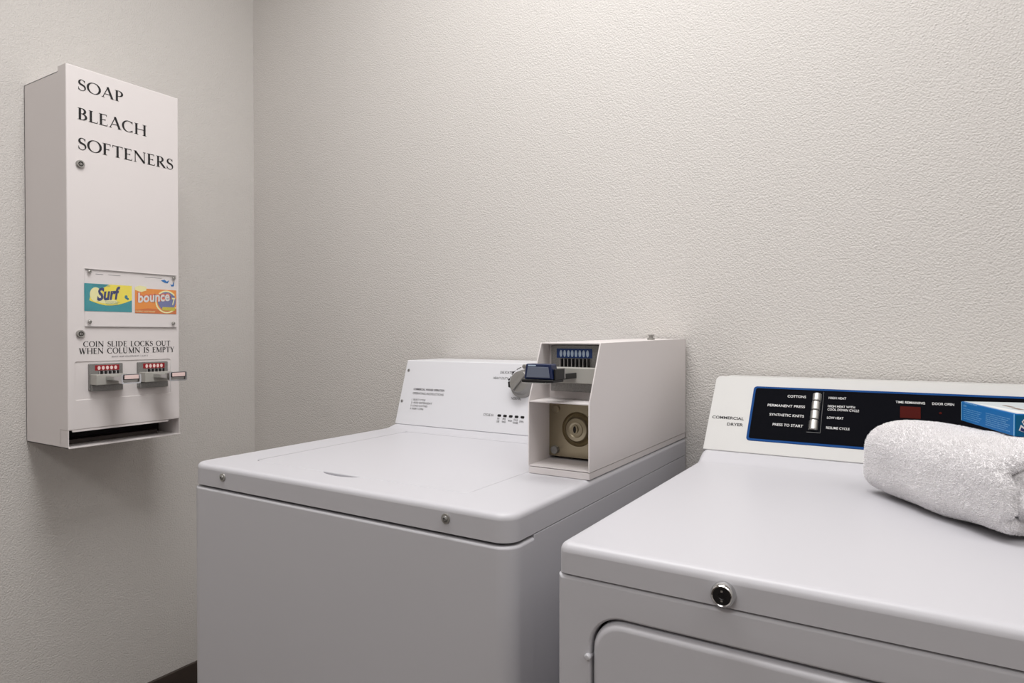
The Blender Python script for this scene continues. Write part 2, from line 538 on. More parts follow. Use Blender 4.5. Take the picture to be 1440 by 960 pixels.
def appliance_top(bm, x0, x1, yf, yb, z0, zt, R, edge, up0, up1, rise, hole=None, hole_depth=0.012, ysplit=None, xm=None):
    n = 8
    ysplit = ysplit or up0 - 0.02
    ups = [ysplit] + [up0 + (up1 - up0) * k / 8 for k in range(9)] + [yb - 0.004]
    def chain(d):
        q = max(R - d, 1e-4)
        left = [(x0 + d + q - q * math.sin(math.radians(90 * k / n)), yf + d + q - q * math.cos(math.radians(90 * k / n))) for k in range(n + 1)]
        left = left + [(x0 + d, y) for y in ups]
        left.append((x0 + d, yb))
        return left
    def lift(y): return rise * sstep((y - up0) / (up1 - up0)) ** 1.3
    rings = []
    levels = [(0.004, z0, 0), (0.0, z0, 0), (0.0, z0 + (zt - edge - z0) * 0.98, 0)]
    for k in range(0, 6):
        a = math.pi / 2 * k / 5
        levels.append((edge * (1 - math.cos(a)), zt - edge + edge * math.sin(a), 1))
    for d, z, l in levels:
        L = chain(d)
        pl = [(x, y, z + (lift(y) if l else 0)) for x, y in L]
        pr = [(x0 + x1 - x, y, z if xm else zz) for x, y, zz in pl]
        rings.append((ring(bm, pl), ring(bm, pr)))
    for (la, ra), (lb, rb) in zip(rings, rings[1:]):
        bridge(bm, la[::-1] + ra, lb[::-1] + rb, closed=True)
    L, Rr = rings[-1]
    iy = n + 1       # index of ysplit
    front = L[:iy + 1][::-1] + Rr[:iy + 1]
    if hole:
        hv = ring(bm, [V((x, y, zt)) for x, y in hole])
        es = []
        for rg in (front, hv):
            for i in range(len(rg)):
                a, b = rg[i], rg[(i + 1) % len(rg)]
                e = bm.edges.get((a, b)) or bm.edges.new((a, b))
                es.append(e)
        bmesh.ops.triangle_fill(bm, use_beauty=True, use_dissolve=False, edges=es, normal=(0, 0, 1))
        h1 = ring(bm, [V((x, y, zt - 0.0012)) for x, y in hole])
        h2 = ring(bm, [V((x, y, zt - hole_depth)) for x, y in hole])
        bridge(bm, hv, h1); bridge(bm, h1, h2)
        bm.faces.new(h2)
    else:
        bm.faces.new(front)
    mid = None
    if xm:          # the raised rear stops at xm, beside the coin box
        mid = [bm.verts.new((xm, v.co.y, v.co.z)) for v in L]
    for i in range(iy, len(L) - 1):
        if mid:
            bm.faces.new((L[i], L[i + 1], mid[i + 1], mid[i]))
            bm.faces.new((mid[i], mid[i + 1], Rr[i + 1], Rr[i]))
        else:
            bm.faces.new((L[i], L[i + 1], Rr[i + 1], Rr[i]))
    return bm

# ------------------------------------------------------------------ washing machine
WX0, WX1, WYF, WYB, WT, WL = -1.1251, -0.4391, 0.7113, 1.4655, 0.914, 0.8762
ws = thing('washing_machine', ((WX0 + WX1) / 2, 1.09, 0), 'white top-loading coin washing machine with a grey coin box on its right side', 'washing machine')
# lid opening with a finger notch in its front edge
lx0, lx1, ly0, ly1 = -1.0400, -0.5560, 0.7800, 1.2050
op = []
rr = 0.016
op += [(lx0 + rr - rr * math.cos(math.radians(90 * k / 5)), ly0 + rr - rr * math.sin(math.radians(90 * k / 5))) for k in range(6)]
for k in range(0, 17):
    a = k / 16.0
    op.append((-0.856 + 0.088 * a, ly0 - 0.015 * math.sin(math.pi * a) ** 0.6))
op += [(lx1 - rr + rr * math.sin(math.radians(90 * k / 5)), ly0 + rr - rr * math.cos(math.radians(90 * k / 5))) for k in range(6)]
op += [(lx1, ly1), (lx0, ly1)]
b = bmesh.new()
appliance_top(b, WX0, WX1, WYF, WYB, WL, WT, 0.026, 0.0085, 1.216, 1.261, 0.0065, hole=op, ysplit=1.2075, xm=-0.5530)
wtop = obj('top', b, M['white'], ws)
b = bmesh.new()
slab(b, WORLD, lx0 + 0.0012, lx1 - 0.0012, ly0 + 0.0010, ly1 - 0.0012, 0.0155, WT - 0.0075, WT + 0.0002, 0.0022, 5, 3)
obj('lid', b, M['white'], ws)
# front panel wraps both front corners; rounded upper rim
def u_panel(bm, x0, x1, yf, ys, z0, z1, R, edge, n=8):
    levels = [(0.0, z0), (0.0, z1 - edge)]
    for k in range(1, 5):
        a = math.pi / 2 * k / 4
        levels.append((edge * (1 - math.cos(a)), z1 - edge + edge * math.sin(a)))
    levels.append((0.016, z1))
    levels.append((0.016, z1 - 0.01))
    prev = None
    for d, z in levels:
        q = max(R - d, 0.002)
        L = [(x0 + d + q - q * math.sin(math.radians(90 * k / n)), yf + d + q - q * math.cos(math.radians(90 * k / n))) for k in range(n + 1)] + [(x0 + d, ys)]
        pts = L[::-1] + [(x0 + x1 - x, y) for x, y in L]
        r = ring(bm, [V((x, y, z)) for x, y in pts])
        if prev: bridge(bm, prev, r, closed=False)
        prev = r
b = bmesh.new()
u_panel(b, WX0 - 0.0022, WX1 + 0.0018, WYF - 0.0012, 0.7705, 0.095, 0.8718, 0.026, 0.0045)
obj('front_panel', b, M['white'], ws)
for nm, xa, xb in (('left', WX0, WX0 + 0.012), ('right', WX1 - 0.012, WX1)):
    b = bmesh.new()
    box(b, xa, xb, 0.7722, WYB, 0.03, WL - 0.0014, bev=0.001)
    obj('side_panel', b, M['white'], ws)
b = bmesh.new()
box(b, WX0 + 0.012, WX1 - 0.012, WYB - 0.012, WYB - 0.002, 0.03, WL)
obj('back_panel', b, M['shade'], ws)
b = bmesh.new()
box(b, WX0 + 0.016, WX1 - 0.016, WYF + 0.018, WYB - 0.014, 0.03, WL - 0.004)
obj('washer_light_block', b, M['dark'], ws)  # dark core box added so no light leaks through the panel gaps
b = bmesh.new()
box(b, WX0 + 0.01, WX1 - 0.01, WYF + 0.05, WYF + 0.06, 0.0, 0.095)
obj('kickplate', b, M['dark'], ws)
for x in (WX0 + 0.06, WX1 - 0.06):
    for y in (WYF + 0.1, WYB - 0.06):
        b = bmesh.new()
        lathe(b, Fr((x, y, 0), (1, 0, 0), (0, 1, 0)), [(0, 0), (0.02, 0), (0.02, 0.012), (0.008, 0.016), (0.008, 0.03), (0, 0.03)], 14)
        obj('foot', b, M['black'], ws)
FW = Fr((0, WYF, 0), (1, 0, 0), (0, 0, 1))        # front face of the lid frame
for x in (-1.0329, -0.5425):
    washer_cup(FW, x, 0.8963, 0.0072, 0.0022, ws)
    screw(FW, x, 0.8963, 0.0045, 0.0045, ws, M['zinc'])

# console
cb, ct = V((WX0, 1.2607, 0.9207)), V((WX0, 1.3105, 1.0805))
CXR = -0.5535
b = bmesh.new()
prism(b, [(cb.y, cb.z), (ct.y, ct.z), (WYB - 0.004, ct.z), (WYB - 0.004, cb.z)], WX0, CXR, 0.0025)
con = obj('console', b, M['consolew'], ws)
FC = Fr(cb, (1, 0, 0), ct - cb)
for u, v in ((0.0117, 0.1406), (0.0096, 0.0597)):
    screw(FC, u, v, 0.0037, 0.0022, con, M['zinc'])
obj('lettering', text_bm(bmesh.new(), FC, 'COMMERCIAL WASHER OPERATION', 0.0400, 0.0895, 0.098, 0.0052, bold=0.03), M['greyink'], con)
obj('lettering', text_bm(bmesh.new(), FC, 'OPERATING INSTRUCTIONS', 0.0400, 0.0785, 0.098, 0.0056), M['ink'], con)
for i, (s, wd) in enumerate((('1. SELECT CYCLE', 0.044), ('2. ADD DETERGENT', 0.067), ('3. LOAD CLOTHES', 0.054), ('4. INSERT COINS', 0.043))):
    obj('lettering', text_bm(bmesh.new(), FC, s, 0.0405, 0.0628 - 0.0077 * i, wd, 0.0046), M['ink'], con)
obj('lettering', text_bm(bmesh.new(), FC, 'DELICATES', 0.2925, 0.1410, 0.036, 0.0058), M['ink'], con)
obj('lettering', text_bm(bmesh.new(), FC, 'HEAVY DUTY', 0.2755, 0.1268, 0.041, 0.0056), M['ink'], con)
obj('lettering', text_bm(bmesh.new(), FC, 'NORMAL', 0.3340, 0.0800, 0.0265, 0.0062), M['ink'], con)
obj('lettering', text_bm(bmesh.new(), FC, 'CYCLE IN', 0.2647, 0.0380, 0.0274, 0.0056), M['ink'], con)
for (u, lines) in ((0.3075, ('IN', 'USE')), (0.3235, ('PRE', 'WASH')), (0.3395, ('WASH',)), (0.3550, ('FULL', 'RINSE')), (0.3700, ('SPIN',))):
    for k, s in enumerate(lines):
        wd = 0.0027 * len(s)
        obj('lettering', text_bm(bmesh.new(), FC, s, u - wd / 2, (0.0285 if len(lines) == 1 else 0.0315) - 0.0066 * k, wd, 0.0046), M['ink'], con)
for k in range(5):
    b = bmesh.new()
    u = 0.3088 + 0.01558 * k
    slab(b, FC, u - 0.0049, u + 0.0049, 0.0383, 0.0439, 0.0024, 0, 0.0012, 0.0008)
    obj('indicator_light', b, M['black'], con)
# cycle knob with its printed dial
KU, KV = 0.3610, 0.1185
g = FC.at(KU, KV)
b = bmesh.new()
pts = [(KU + 0.0405 * math.cos(math.radians(a)), KV + 0.0405 * math.sin(math.radians(a))) for a in range(85, 176, 6)]
for i in range(len(pts) - 1):
    (x0, y0), (x1, y1) = pts[i], pts[i + 1]
    q = 0.0014
    dx, dy = (x0 + x1) / 2 - KU, (y0 + y1) / 2 - KV
    L = math.hypot(dx, dy)
    dx, dy = dx / L * q, dy / L * q
    if i % 4 != 3:
        poly(b, FC, [(x0, y0), (x1, y1), (x1 + dx, y1 + dy), (x0 + dx, y0 + dy)], 0.0002, 0.0005)
for a in (142, 168):
    ca, sa = math.cos(math.radians(a)), math.sin(math.radians(a))
    ellipse(b, FC, KU + 0.0425 * ca, KV + 0.0425 * sa, 0.0026, 0.0026, 0.0002, 0.0005, 10)
obj('dial_print', b, M['ink'], con)
b = bmesh.new()
lathe(b, g, [(0.0335, 0), (0.0335, 0.003), (0.032, 0.005), (0.030, 0.0055), (0.0275, 0.008), (0.0252, 0.021), (0.0240, 0.0235), (0.0210, 0.0243), (0.0, 0.0243)], 48)
kn = obj('cycle_knob', b, M['knob'], ws)
gk = Fr(g.o, g.x * math.cos(0.95) + g.y * math.sin(0.95), -g.x * math.sin(0.95) + g.y * math.cos(0.95))
b = bmesh.new()
slab(b, gk, -0.0245, 0.0245, -0.0052, 0.0052, 0.003, 0.022, 0.030, 0.002)
obj('grip', b, M['knob'], kn)
b = bmesh.new()
ca, sa = math.cos(math.radians(196)), math.sin(math.radians(196))
gp = Fr(g.o, (g.x * ca + g.y * sa), (-g.x * sa + g.y * ca))
box(b, 0.0235, 0.0295, -0.0065, 0.0065, 0.008, 0.0225, gp, 0.001)
obj('pointer', b, M['black'], kn)

# ------------------------------------------------------------------ coin box on the washer
BX0, BX1, BYF, BYT, BYB = -0.5525, -0.4390, 0.9505, 0.9941, 1.4640
BZ0, BZM, BZT = 0.9262, 1.0350, 1.1330
TK = 0.0024
b = bmesh.new()
sideprof = [(BYF, BZ0), (BYF, BZM), (BYT, BZT), (BYB, BZT + 0.005), (BYB, BZ0)]
for xa, xb in ((BX0, BX0 + TK), (BX1 - TK, BX1)):
    prism(b, sideprof, xa, xb, 0.0006, 2)
prism(b, [(BYT, BZT - TK), (BYT, BZT), (BYB, BZT + 0.005), (BYB, BZT + 0.005 - TK)], BX0 + 0.001, BX1 - 0.001, 0.0005, 2)
box(b, BX0 + TK, BX1 - TK, BYF + 0.0012, BYB, BZ0 + 0.0004, BZ0 + TK)
box(b, BX0 + TK, BX1 - TK, BYB - TK, BYB, BZ0, BZT)
cbx = obj('coin_box', b, M['vend'], ws, 'grey steel coin box with sloping open front')
b = bmesh.new()
box(b, BX0 + 0.0008, BX1 - 0.0008, BYF + 0.001, BYB, WT + 0.0005, BZ0 - 0.0008, bev=0.0008)
obj('base_strip', b, M['vend'], cbx)
b = bmesh.new()     # shelf between the two openings
box(b, BX0 + TK, BX1 - TK, BYF + 0.0006, 1.021, BZM - 0.001, BZM + 0.0012, bev=0.0004)
obj('shelf', b, M['vend'], cbx)
YP = 1.022
b = bmesh.new()
box(b, BX0 + TK, BX1 - TK, YP + 0.0005, YP + 0.002, BZM, BZT - TK)
obj('upper_back_plate', b, M['vend'], cbx)
FP = Fr((0, YP, 0), (1, 0, 0), (0, 0, 1))
b = bmesh.new()     # lower stamped plate with a raised boss
c0 = (-0.4945, 0.9830)
hx0, hx1, hz0, hz1 = BX0 + TK, BX1 - TK, 0.9335, BZM - 0.002
circ = [(c0[0] + 0.030 * math.cos(2 * math.pi * k / 40), c0[1] + 0.030 * math.sin(2 * math.pi * k / 40)) for k in range(40)]
a, hv = holed(b, FP, [(hx0, hz0), (hx1, hz0), (hx1, hz1), (hx0, hz1)], circ, 0.0)
rs = [hv]
for r, h in ((0.0285, -0.003), (0.0262, -0.0045), (0.0235, -0.002), (0.0222, 0.004), (0.0195, 0.0065), (0.0135, 0.0072), (0.0120, 0.0062), (0.0095, 0.006)):
    rs.append(ring(b, [FP(c0[0] + r * math.cos(2 * math.pi * k / 40), c0[1] + r * math.sin(2 * math.pi * k / 40), h) for k in range(40)]))
for p, q in zip(rs, rs[1:]): bridge(b, p, q)
b.faces.new(rs[-1])
lp = obj('lock_plate', b, M['brass'], cbx, 'stamped khaki metal plate around the coin vault lock')
b = bmesh.new()
ellipse(b, FP, c0[0] - 0.002, c0[1] + 0.0005, 0.0058, 0.0075, 0.0055, 0.0085, 20)
obj('lock_cylinder', b, M['brass'], cbx)
b = bmesh.new()
ellipse(b, FP, c0[0] - 0.0018, c0[1] + 0.0005, 0.0028, 0.0060, 0.0080, 0.0089, 14)
obj('keyhole', b, M['dark'], cbx)
b = bmesh.new()
lathe(b, FP.at(-0.5378, 0.9445), [(0.0078, 0), (0.0078, 0.004), (0.0066, 0.006), (0, 0.006)], 8)
obj('bolt', b, M['zinc'], cbx)
b = bmesh.new()
lathe(b, FP.at(-0.5365, 1.0165), [(0.007, 0), (0.007, 0.003), (0.0055, 0.0045), (0, 0.0045)], 14)
obj('bolt', b, M['brass'], cbx)
b = bmesh.new()     # stud on top, near the wall
gt = Fr((-0.462, 1.300, BZT + 0.003), (1, 0, 0), (0, 1, 0))
lathe(b, gt, [(0.0075, 0), (0.0075, 0.004), (0.0045, 0.0045), (0.0045, 0.0085), (0.007, 0.009), (0.007, 0.011), (0, 0.011)], 14)
obj('top_stud', b, M['steel'], cbx)

# ------------------------------------------------------------------ coin slide: chute plate, label, cover, arm and handle
def coin_slide(parent, f, u0, u1, v0, v1, lab, coins, cover, arm, armmat, mats):
    """u, v on the mounting plane, h outwards"""
    mlabel, mcoin, mcover = mats
    b = bmesh.new()
    slab(b, f, u0, u1, v0, v1, 0.003, 0, 0.006, 0.0015)
    cs = obj('coin_slide', b, M['zinc'], parent)
    b = bmesh.new()
    slab(b, f, lab[0], lab[1], lab[2], lab[3], 0.001, 0.006, 0.0066)
    obj('coin_label', b, mlabel, parent)
    n = coins
    st = (lab[1] - lab[0]) * 0.86 / n
    for k in range(n):
        u = lab[0] + (lab[1] - lab[0]) * 0.07 + st * (k + 0.5)
        vm = (lab[2] + lab[3]) / 2 - 0.0004
        b = bmesh.new()
        ellipse(b, f, u, vm, st * 0.34, (lab[3] - lab[2]) * 0.37, 0.0066, 0.0071, 16)
        obj('coin_mark', b, mcoin, parent)
        b = bmesh.new()      # coin slot cheek standing below the label
        slab(b, f, u + st * 0.22, u + st * 0.58, cover[3] - 0.001, lab[2] - 0.0008, 0.0006, 0.005, 0.0125, 0.001)
        obj('slot_cheek', b, M['black'], parent)
        b = bmesh.new()
        slab(b, f, u - st * 0.18, u + st * 0.2, cover[3] - 0.001, lab[2] - 0.0016, 0.0006, 0.005, 0.010, 0.001)
        obj('slot_pin', b, M['chrome'], parent)
    # cover block
    c0, c1, c2, c3, ch = cover
    b = bmesh.new()
    box(b, c0, c1, c2, c3, 0.004, ch, f, 0.0012)
    obj('slide_cover', b, mcover, parent)
    b = bmesh.new()
    slab(b, f, u0 + 0.003, u1 - 0.003, v0 - 0.001, c2 - 0.001, 0.001, 0.004, 0.012, 0.001)
    obj('slide_track', b, M['zinc'], parent)
    # sliding arm: two rails and a tray between them
    a0, a1, av, ah = arm
    b = bmesh.new()
    box(b, a0, a0 + 0.004, av - 0.0045, av + 0.0045, 0.01, ah, f, 0.0008)
    box(b, a1 - 0.004, a1, av - 0.0045, av + 0.0045, 0.01, ah, f, 0.0008)
    box(b, a0 + 0.003, a1 - 0.003, av - 0.005, av - 0.003, 0.01, ah, f, 0.0004)
    obj('slide_arm', b, armmat, parent)
    return cs

b = bmesh.new()
cs = coin_slide(cbx, FP, -0.5435, -0.4460, 1.0500, 1.1290, (-0.5320, -0.4645, 1.1065, 1.1228), 8,
                (-0.5330, -0.4443, 1.0655, 1.0915, 0.037), (-0.5160, -0.4790, 1.0790, 0.128), M['black'],
                (M['labelblue'], M['coin'], M['cover']))
# blue trapezoid handle
FH = Fr((0, 0.889, 0), (1, 0, 0), (0, 0, 1))
hc = -0.4986
def trap(s, dv=0.0):
    return [(hc - 0.0258 * s, 1.0770 + dv), (hc + 0.0258 * s, 1.0770 + dv), (hc + 0.0222 * s, 1.1012 - dv), (hc - 0.0222 * s, 1.1012 - dv)]
def bevel_poly(bm, f, pts, h0, h1, bev):
    t = bmesh.new()
    a = [t.verts.new((x, y, h0)) for x, y in pts]
    c = [t.verts.new((x, y, h1)) for x, y in pts]
    bridge(t, a, c); t.faces.new(a); t.faces.new(c)
    bmesh.ops.recalc_face_normals(t, faces=t.faces)
    bmesh.ops.bevel(t, geom=t.edges[:], offset=bev, segments=3, affect='EDGES', profile=0.5)
    merge(bm, t, f)
b = bmesh.new()
bevel_poly(b, FH, trap(1.0), -0.020, 0.0, 0.0022)
obj('slide_handle', b, M['navy'], cbx, 'navy blue plastic slide handle')
b = bmesh.new()
bevel_poly(b, FH, [(hc - 0.0208, 1.0802), (hc + 0.0208, 1.0802), (hc + 0.0182, 1.0966), (hc - 0.0182, 1.0966)], -0.002, 0.0006, 0.0004)
obj('handle_inset', b, M['slate'], cbx)
b = bmesh.new()
slab(b, FH, hc - 0.0178, hc - 0.0040, 1.0978, 1.0996, 0.0004, 0, 0.0003)
obj('handle_print', b, M['coin'], cbx)
b = bmesh.new()
box(b, hc - 0.0290, hc + 0.0275, 1.0722, 1.0768, -0.034, 0.0015, FH, 0.0012)
box(b, hc + 0.0255, hc + 0.0285, 1.0768, 1.0935, -0.036, -0.004, FH, 0.0008)
obj('handle_bracket', b, M['black'], cbx)
b = bmesh.new()
box(b, hc - 0.0295, hc + 0.0150, 1.0708, 1.0722, -0.034, 0.002, FH, 0.0004)
box(b, hc + 0.0270, hc + 0.0292, 1.0775, 1.0940, -0.037, -0.034, FH, 0.0004)
obj('handle_trim', b, M['chrome'], cbx)
b = bmesh.new()
lathe(b, Fr(FH(hc - 0.0245, 1.0905, -0.012), (0, 1, 0), (0, 0, 1)), [(0, -0.004), (0.0052, -0.004), (0.0052, 0.008), (0.003, 0.010), (0, 0.010)], 14)
lathe(b, FH.at(hc - 0.0300, 1.0960, -0.012), [(0, -0.006), (0.0035, -0.006), (0.0035, 0.004), (0, 0.005)], 12)
obj('handle_pin', b, M['steel'], cbx)

# ------------------------------------------------------------------ clothes dryer
DX0, DX1, DYF, DYB, DT, DL = -0.3407, 0.3453, 0.6522, 1.4655, 0.9140, 0.8802
dr = thing('clothes_dryer', ((DX0 + DX1) / 2, 1.06, 0), 'white commercial dryer with a black control panel, carrying a rolled towel on top', 'dryer')
b = bmesh.new()
appliance_top(b, DX0, DX1, DYF, DYB, DL, DT, 0.012, 0.010, 1.198, 1.246, 0.0152)
obj('top', b, M['white'], dr)
b = bmesh.new()
FD = Fr((0, DYF + 0.0008, 0), (1, 0, 0), (0, 0, 1))
PZ1 = DL - 0.0018
do_x0, do_x1, do_z0, do_z1 = -0.3035, 0.2700, 0.30, 0.8445
a, hv = holed(b, FD, rrect(DX0, DX1, 0.06, PZ1, 0.0005, 2, 0.005), rrect(do_x0, do_x1, do_z0, do_z1, 0.040, 8), 0.0)
outs = [a]
for d, h in ((0.0033, -0.0005), (0.0015, -0.0018), (0.0004, -0.0036), (0.0, -0.006), (0.0, -0.03)):
    outs.append(ring(b, [FD(x, y, h) for x, y in rrect(DX0, DX1, 0.06, PZ1, 0.0005, 2, d)]))
for p, q in zip(outs, outs[1:]): bridge(b, p, q)
ins = [hv]
for d, h in ((0.0012, -0.0004), (0.0024, -0.0016), (0.0032, -0.0036), (0.0034, -0.016)):
    ins.append(ring(b, [FD(x, y, h) for x, y in rrect(do_x0, do_x1, do_z0, do_z1, 0.040, 8, d)]))
for p, q in zip(ins, ins[1:]): bridge(b, p, q)
obj('front_panel', b, M['white'], dr)
b = bmesh.new()
box(b, DX0 + 0.006, DX1 - 0.006, DYF + 0.020, DYB - 0.006, 0.03, DL - 0.004)
obj('dryer_light_block', b, M['dark'], dr)  # added dark box filling the cabinet, stops light leaking round the door
b = bmesh.new()
slab(b, FD, do_x0 + 0.0052, do_x1 - 0.0052, do_z0 + 0.005, do_z1 - 0.0062, 0.035, -0.018, 0.0012, 0.0085, 8, 5)
obj('door', b, M['white'], dr)
b = bmesh.new()
lathe(b, Fr((do_x0 + 0.0005, DYF - 0.0012, 0.7935), (1, 0, 0), (0, 0, 1)), [(0.0038, -0.012), (0.0038, 0), (0.0026, 0.0016), (0, 0.002)], 12)
obj('hinge_nub', b, M['white'], dr)
for xa, xb in ((DX0, DX0 + 0.006), (DX1 - 0.006, DX1)):
    b = bmesh.new()
    box(b, xa, xb, DYF + 0.031, DYB, 0.03, DL - 0.0012)
    obj('side_panel', b, M['white'], dr)
b = bmesh.new()
box(b, DX0 + 0.006, DX1 - 0.006, DYB - 0.006, DYB - 0.001, 0.03, DL)
obj('back_panel', b, M['shade'], dr)
for x in (DX0 + 0.06, DX1 - 0.06):
    for y in (DYF + 0.1, DYB - 0.06):
        b = bmesh.new()
        lathe(b, Fr((x, y, 0), (1, 0, 0), (0, 1, 0)), [(0, 0), (0.02, 0), (0.02, 0.012), (0.008, 0.016), (0.008, 0.03), (0, 0.03)], 14)
        obj('foot', b, M['black'], dr)
b = bmesh.new()
box(b, DX0 + 0.01, DX1 - 0.01, DYF + 0.05, DYF + 0.06, 0.0, 0.06)
obj('kickplate', b, M['dark'], dr)
FL = Fr((0, DYF, 0), (1, 0, 0), (0, 0, 1))
gl = FL.at(-0.1570, 0.8940)
b = bmesh.new()
lathe(b, gl, [(0.0118, 0), (0.0118, 0.006), (0.0112, 0.0085), (0.0098, 0.0102), (0.0088, 0.0096)], 32)
lk = obj('lock', b, M['chrome'], dr, 'round chrome lock with black face')
b = bmesh.new()
lathe(b, gl, [(0.0089, 0.005), (0.0088, 0.0094), (0.0035, 0.0094), (0.0030, 0.0088), (0.0, 0.0088)], 28)
obj('lock_face', b, M['black'], lk)
b = bmesh.new()
slab(b, gl, -0.0010, 0.0010, 0.0036, 0.0056, 0.0004, 0.0093, 0.0096)
slab(b, gl, -0.0010, 0.0010, -0.0056, -0.0040, 0.0004, 0.0093, 0.0096)
obj('lock_key_mark', b, M['steel'], lk)

# console
db, dt = V((DX0, 1.2460, 0.9299)), V((DX0, 1.3494, 1.0638))
FK = Fr(db, (1, 0, 0), dt - db)
KL = (dt - db).length
b = bmesh.new()
prism(b, [(db.y + 0.012, db.z + 0.001), (db.y + 0.012, db.z + 0.004), (dt.y + 0.006, dt.z - 0.004), (DYB - 0.008, dt.z - 0.004), (DYB - 0.008, db.z + 0.001)], DX0 + 0.0025, DX1 - 0.0025, 0.003)
dc = obj('console', b, M['alu'], dr)
b = bmesh.new()
slab(b, FK, 0.0, DX1 - DX0, 0.0008, KL, (0.0008, 0.0008, 0.010, 0.010), -0.008, 0.0, 0.0015, 6)
obj('console_fascia', b, M['alu'], dc, 'satin aluminium fascia plate')
PU1 = 0.612
b = bmesh.new()
slab(b, FK, 0.0755, PU1, 0.0265, 0.1468, 0.0065, 0.0, 0.0010, 0.0005)
obj('panel_border', b, M['blue'], dc, 'blue border of the control panel')
b = bmesh.new()
slab(b, FK, 0.0798, PU1 - 0.0043, 0.0310, 0.1423, 0.0040, 0.0008, 0.0016, 0.0003)
cf = obj('control_face', b, M['face'], dc, 'black control panel')
hh = 0.0019
for s, u1, v, wd in (('COTTONS', 0.1703, 0.1238, 0.0318), ('PERMANENT PRESS', 0.1704, 0.1020, 0.0650), ('SYNTHETIC KNITS', 0.1704, 0.0818, 0.0595), ('PRESS TO START', 0.1704, 0.0608, 0.0516)):
    obj('lettering', text_bm(bmesh.new(), FK, s, u1 - wd, v, wd, 0.0054, hh, bold=0.006), M['whiteink'], dc)
for s, u0, v, wd in (('HIGH HEAT', 0.2086, 0.1246, 0.0284), ('HIGH HEAT WITH', 0.2084, 0.1068, 0.0436), ('COOL DOWN CYCLE', 0.2081, 0.0998, 0.0505), ('LOW HEAT', 0.2085, 0.0826, 0.0264), ('RESUME CYCLE', 0.2084, 0.0616, 0.0374),
                     ('TIME REMAINING', 0.3143, 0.1224, 0.0432), ('DOOR OPEN', 0.3678, 0.1224, 0.0309)):
    obj('lettering', text_bm(bmesh.new(), FK, s, u0, v, wd, 0.0048, hh, bold=0.006), M['whiteink'], dc)
obj('lettering', text_bm(bmesh.new(), FK, 'COMMERCIAL', 0.0068, 0.0690, 0.0592, 0.0060, bold=0.02), M['ink'], dc)
obj('lettering', text_bm(bmesh.new(), FK, 'DRYER', 0.0369, 0.0552, 0.0294, 0.0062, bold=0.02), M['ink'], dc)
for k, (v1, v0) in enumerate(((0.1350, 0.1180), (0.1174, 0.0985), (0.0979, 0.0785), (0.0779, 0.0565))):
    b = bmesh.new()
    slab(b, FK, 0.1812 - 0.0006 * k, 0.1968 - 0.0006 * k, v0, v1, 0.0010, 0.0010, 0.0016, 0.0004)
    # half-round key cap
    prof = [(-0.0074 + 0.0148 * q / 12, 0.0016 + 0.0052 * math.sin(math.pi * q / 12) ** 0.45) for q in range(13)]
    uc = 0.1888 - 0.0004 * k
    loft(b, [[FK(uc + x * sc, v, 0.0016 + (h - 0.0016) * sc) for x, h in prof] for v, sc in ((v0 + 0.0003, 0.80), (v0 + 0.0016, 1.0), (v1 - 0.0016, 1.0), (v1 - 0.0003, 0.80))])
    obj('push_button', b, M['steel'], dc)
b = bmesh.new()
slab(b, FK, 0.1992, 0.2003, 0.0520, 0.1385, 0.0003, 0.0014, 0.0030, 0.0004)
slab(b, FK, 0.1768, 0.2003, 0.0512, 0.0526, 0.0003, 0.0014, 0.0024, 0.0004)
obj('button_bezel', b, M['black'], dc)
b = bmesh.new()
slab(b, FK, 0.3210, 0.3512, 0.0930, 0.1165, 0.0008, 0.0015, 0.0022, 0.0004)
obj('display', b, M['display'], dc, 'dark red time display')
b = bmesh.new()
lathe(b, FK.at(0.3793, 0.1065, 0.0014), [(0.0022, 0), (0.002, 0.001), (0, 0.0014)], 12)
obj('door_indicator', b, M['display'], dc)

# ------------------------------------------------------------------ soap dispenser on the left wall
SY0, SY1 = 0.7840, 1.0665
SXF, SXD = -1.7410, -1.7810
sd = thing('soap_dispenser', (XL, (SY0 + SY1) / 2, 0.8704), 'tall white soap, bleach and softener dispenser on the left wall', 'dispenser')
SZB, SZT = 0.8704, 1.7885
b = bmesh.new()
t_ = 0.0016
box(b, XL + 0.0005, XL + 0.003, SY0 + 0.0006, SY1 - 0.0006, SZB, SZT)                 # back
for ya, yb in ((SY0 + 0.0006, SY0 + 0.0006 + t_), (SY1 - 0.0006 - t_, SY1 - 0.0006)):
    box(b, XL + 0.0005, SXD + 0.001, ya, yb, SZB, SZT)
    box(b, SXD, SXF - 0.001, ya, yb, SZB, 0.9138)
box(b, XL + 0.0005, SXD + 0.001, SY0 + 0.0006, SY1 - 0.0006, SZT - t_, SZT)              # top
box(b, XL + 0.0005, SXF + 0.0005, SY0 + 0.0006, SY1 - 0.0002, SZB, SZB + t_)           # tray floor
cab = obj('cabinet', b, M['vend'], sd, smooth=False)
b = bmesh.new()
box(b, SXF - 0.0012, SXF + 0.0014, SY0 + 0.001, SY1 + 0.0016, SZB - 0.0010, SZB + 0.0028, bev=0.0007)
obj('tray_lip', b, M['vend'], sd)
b = bmesh.new()
box(b, XL + 0.0035, -1.84, SY0 + 0.003, SY1 - 0.003, SZB + 0.002, SZT - 0.004)
obj('magazine', b, M['dark'], sd)
b = bmesh.new()
box(b, -1.839, -1.800, SY0 + 0.0035, SY1 - 0.030, SZB + 0.002, SZB + 0.013, bev=0.0008)
obj('tray_ledge', b, M['base'], sd)
b = bmesh.new()
box(b, -1.839, SXD - 0.002, SY0 + 0.004, SY1 - 0.004, 0.9165, 0.9190)
obj('tray_roof', b, M['dark'], sd)
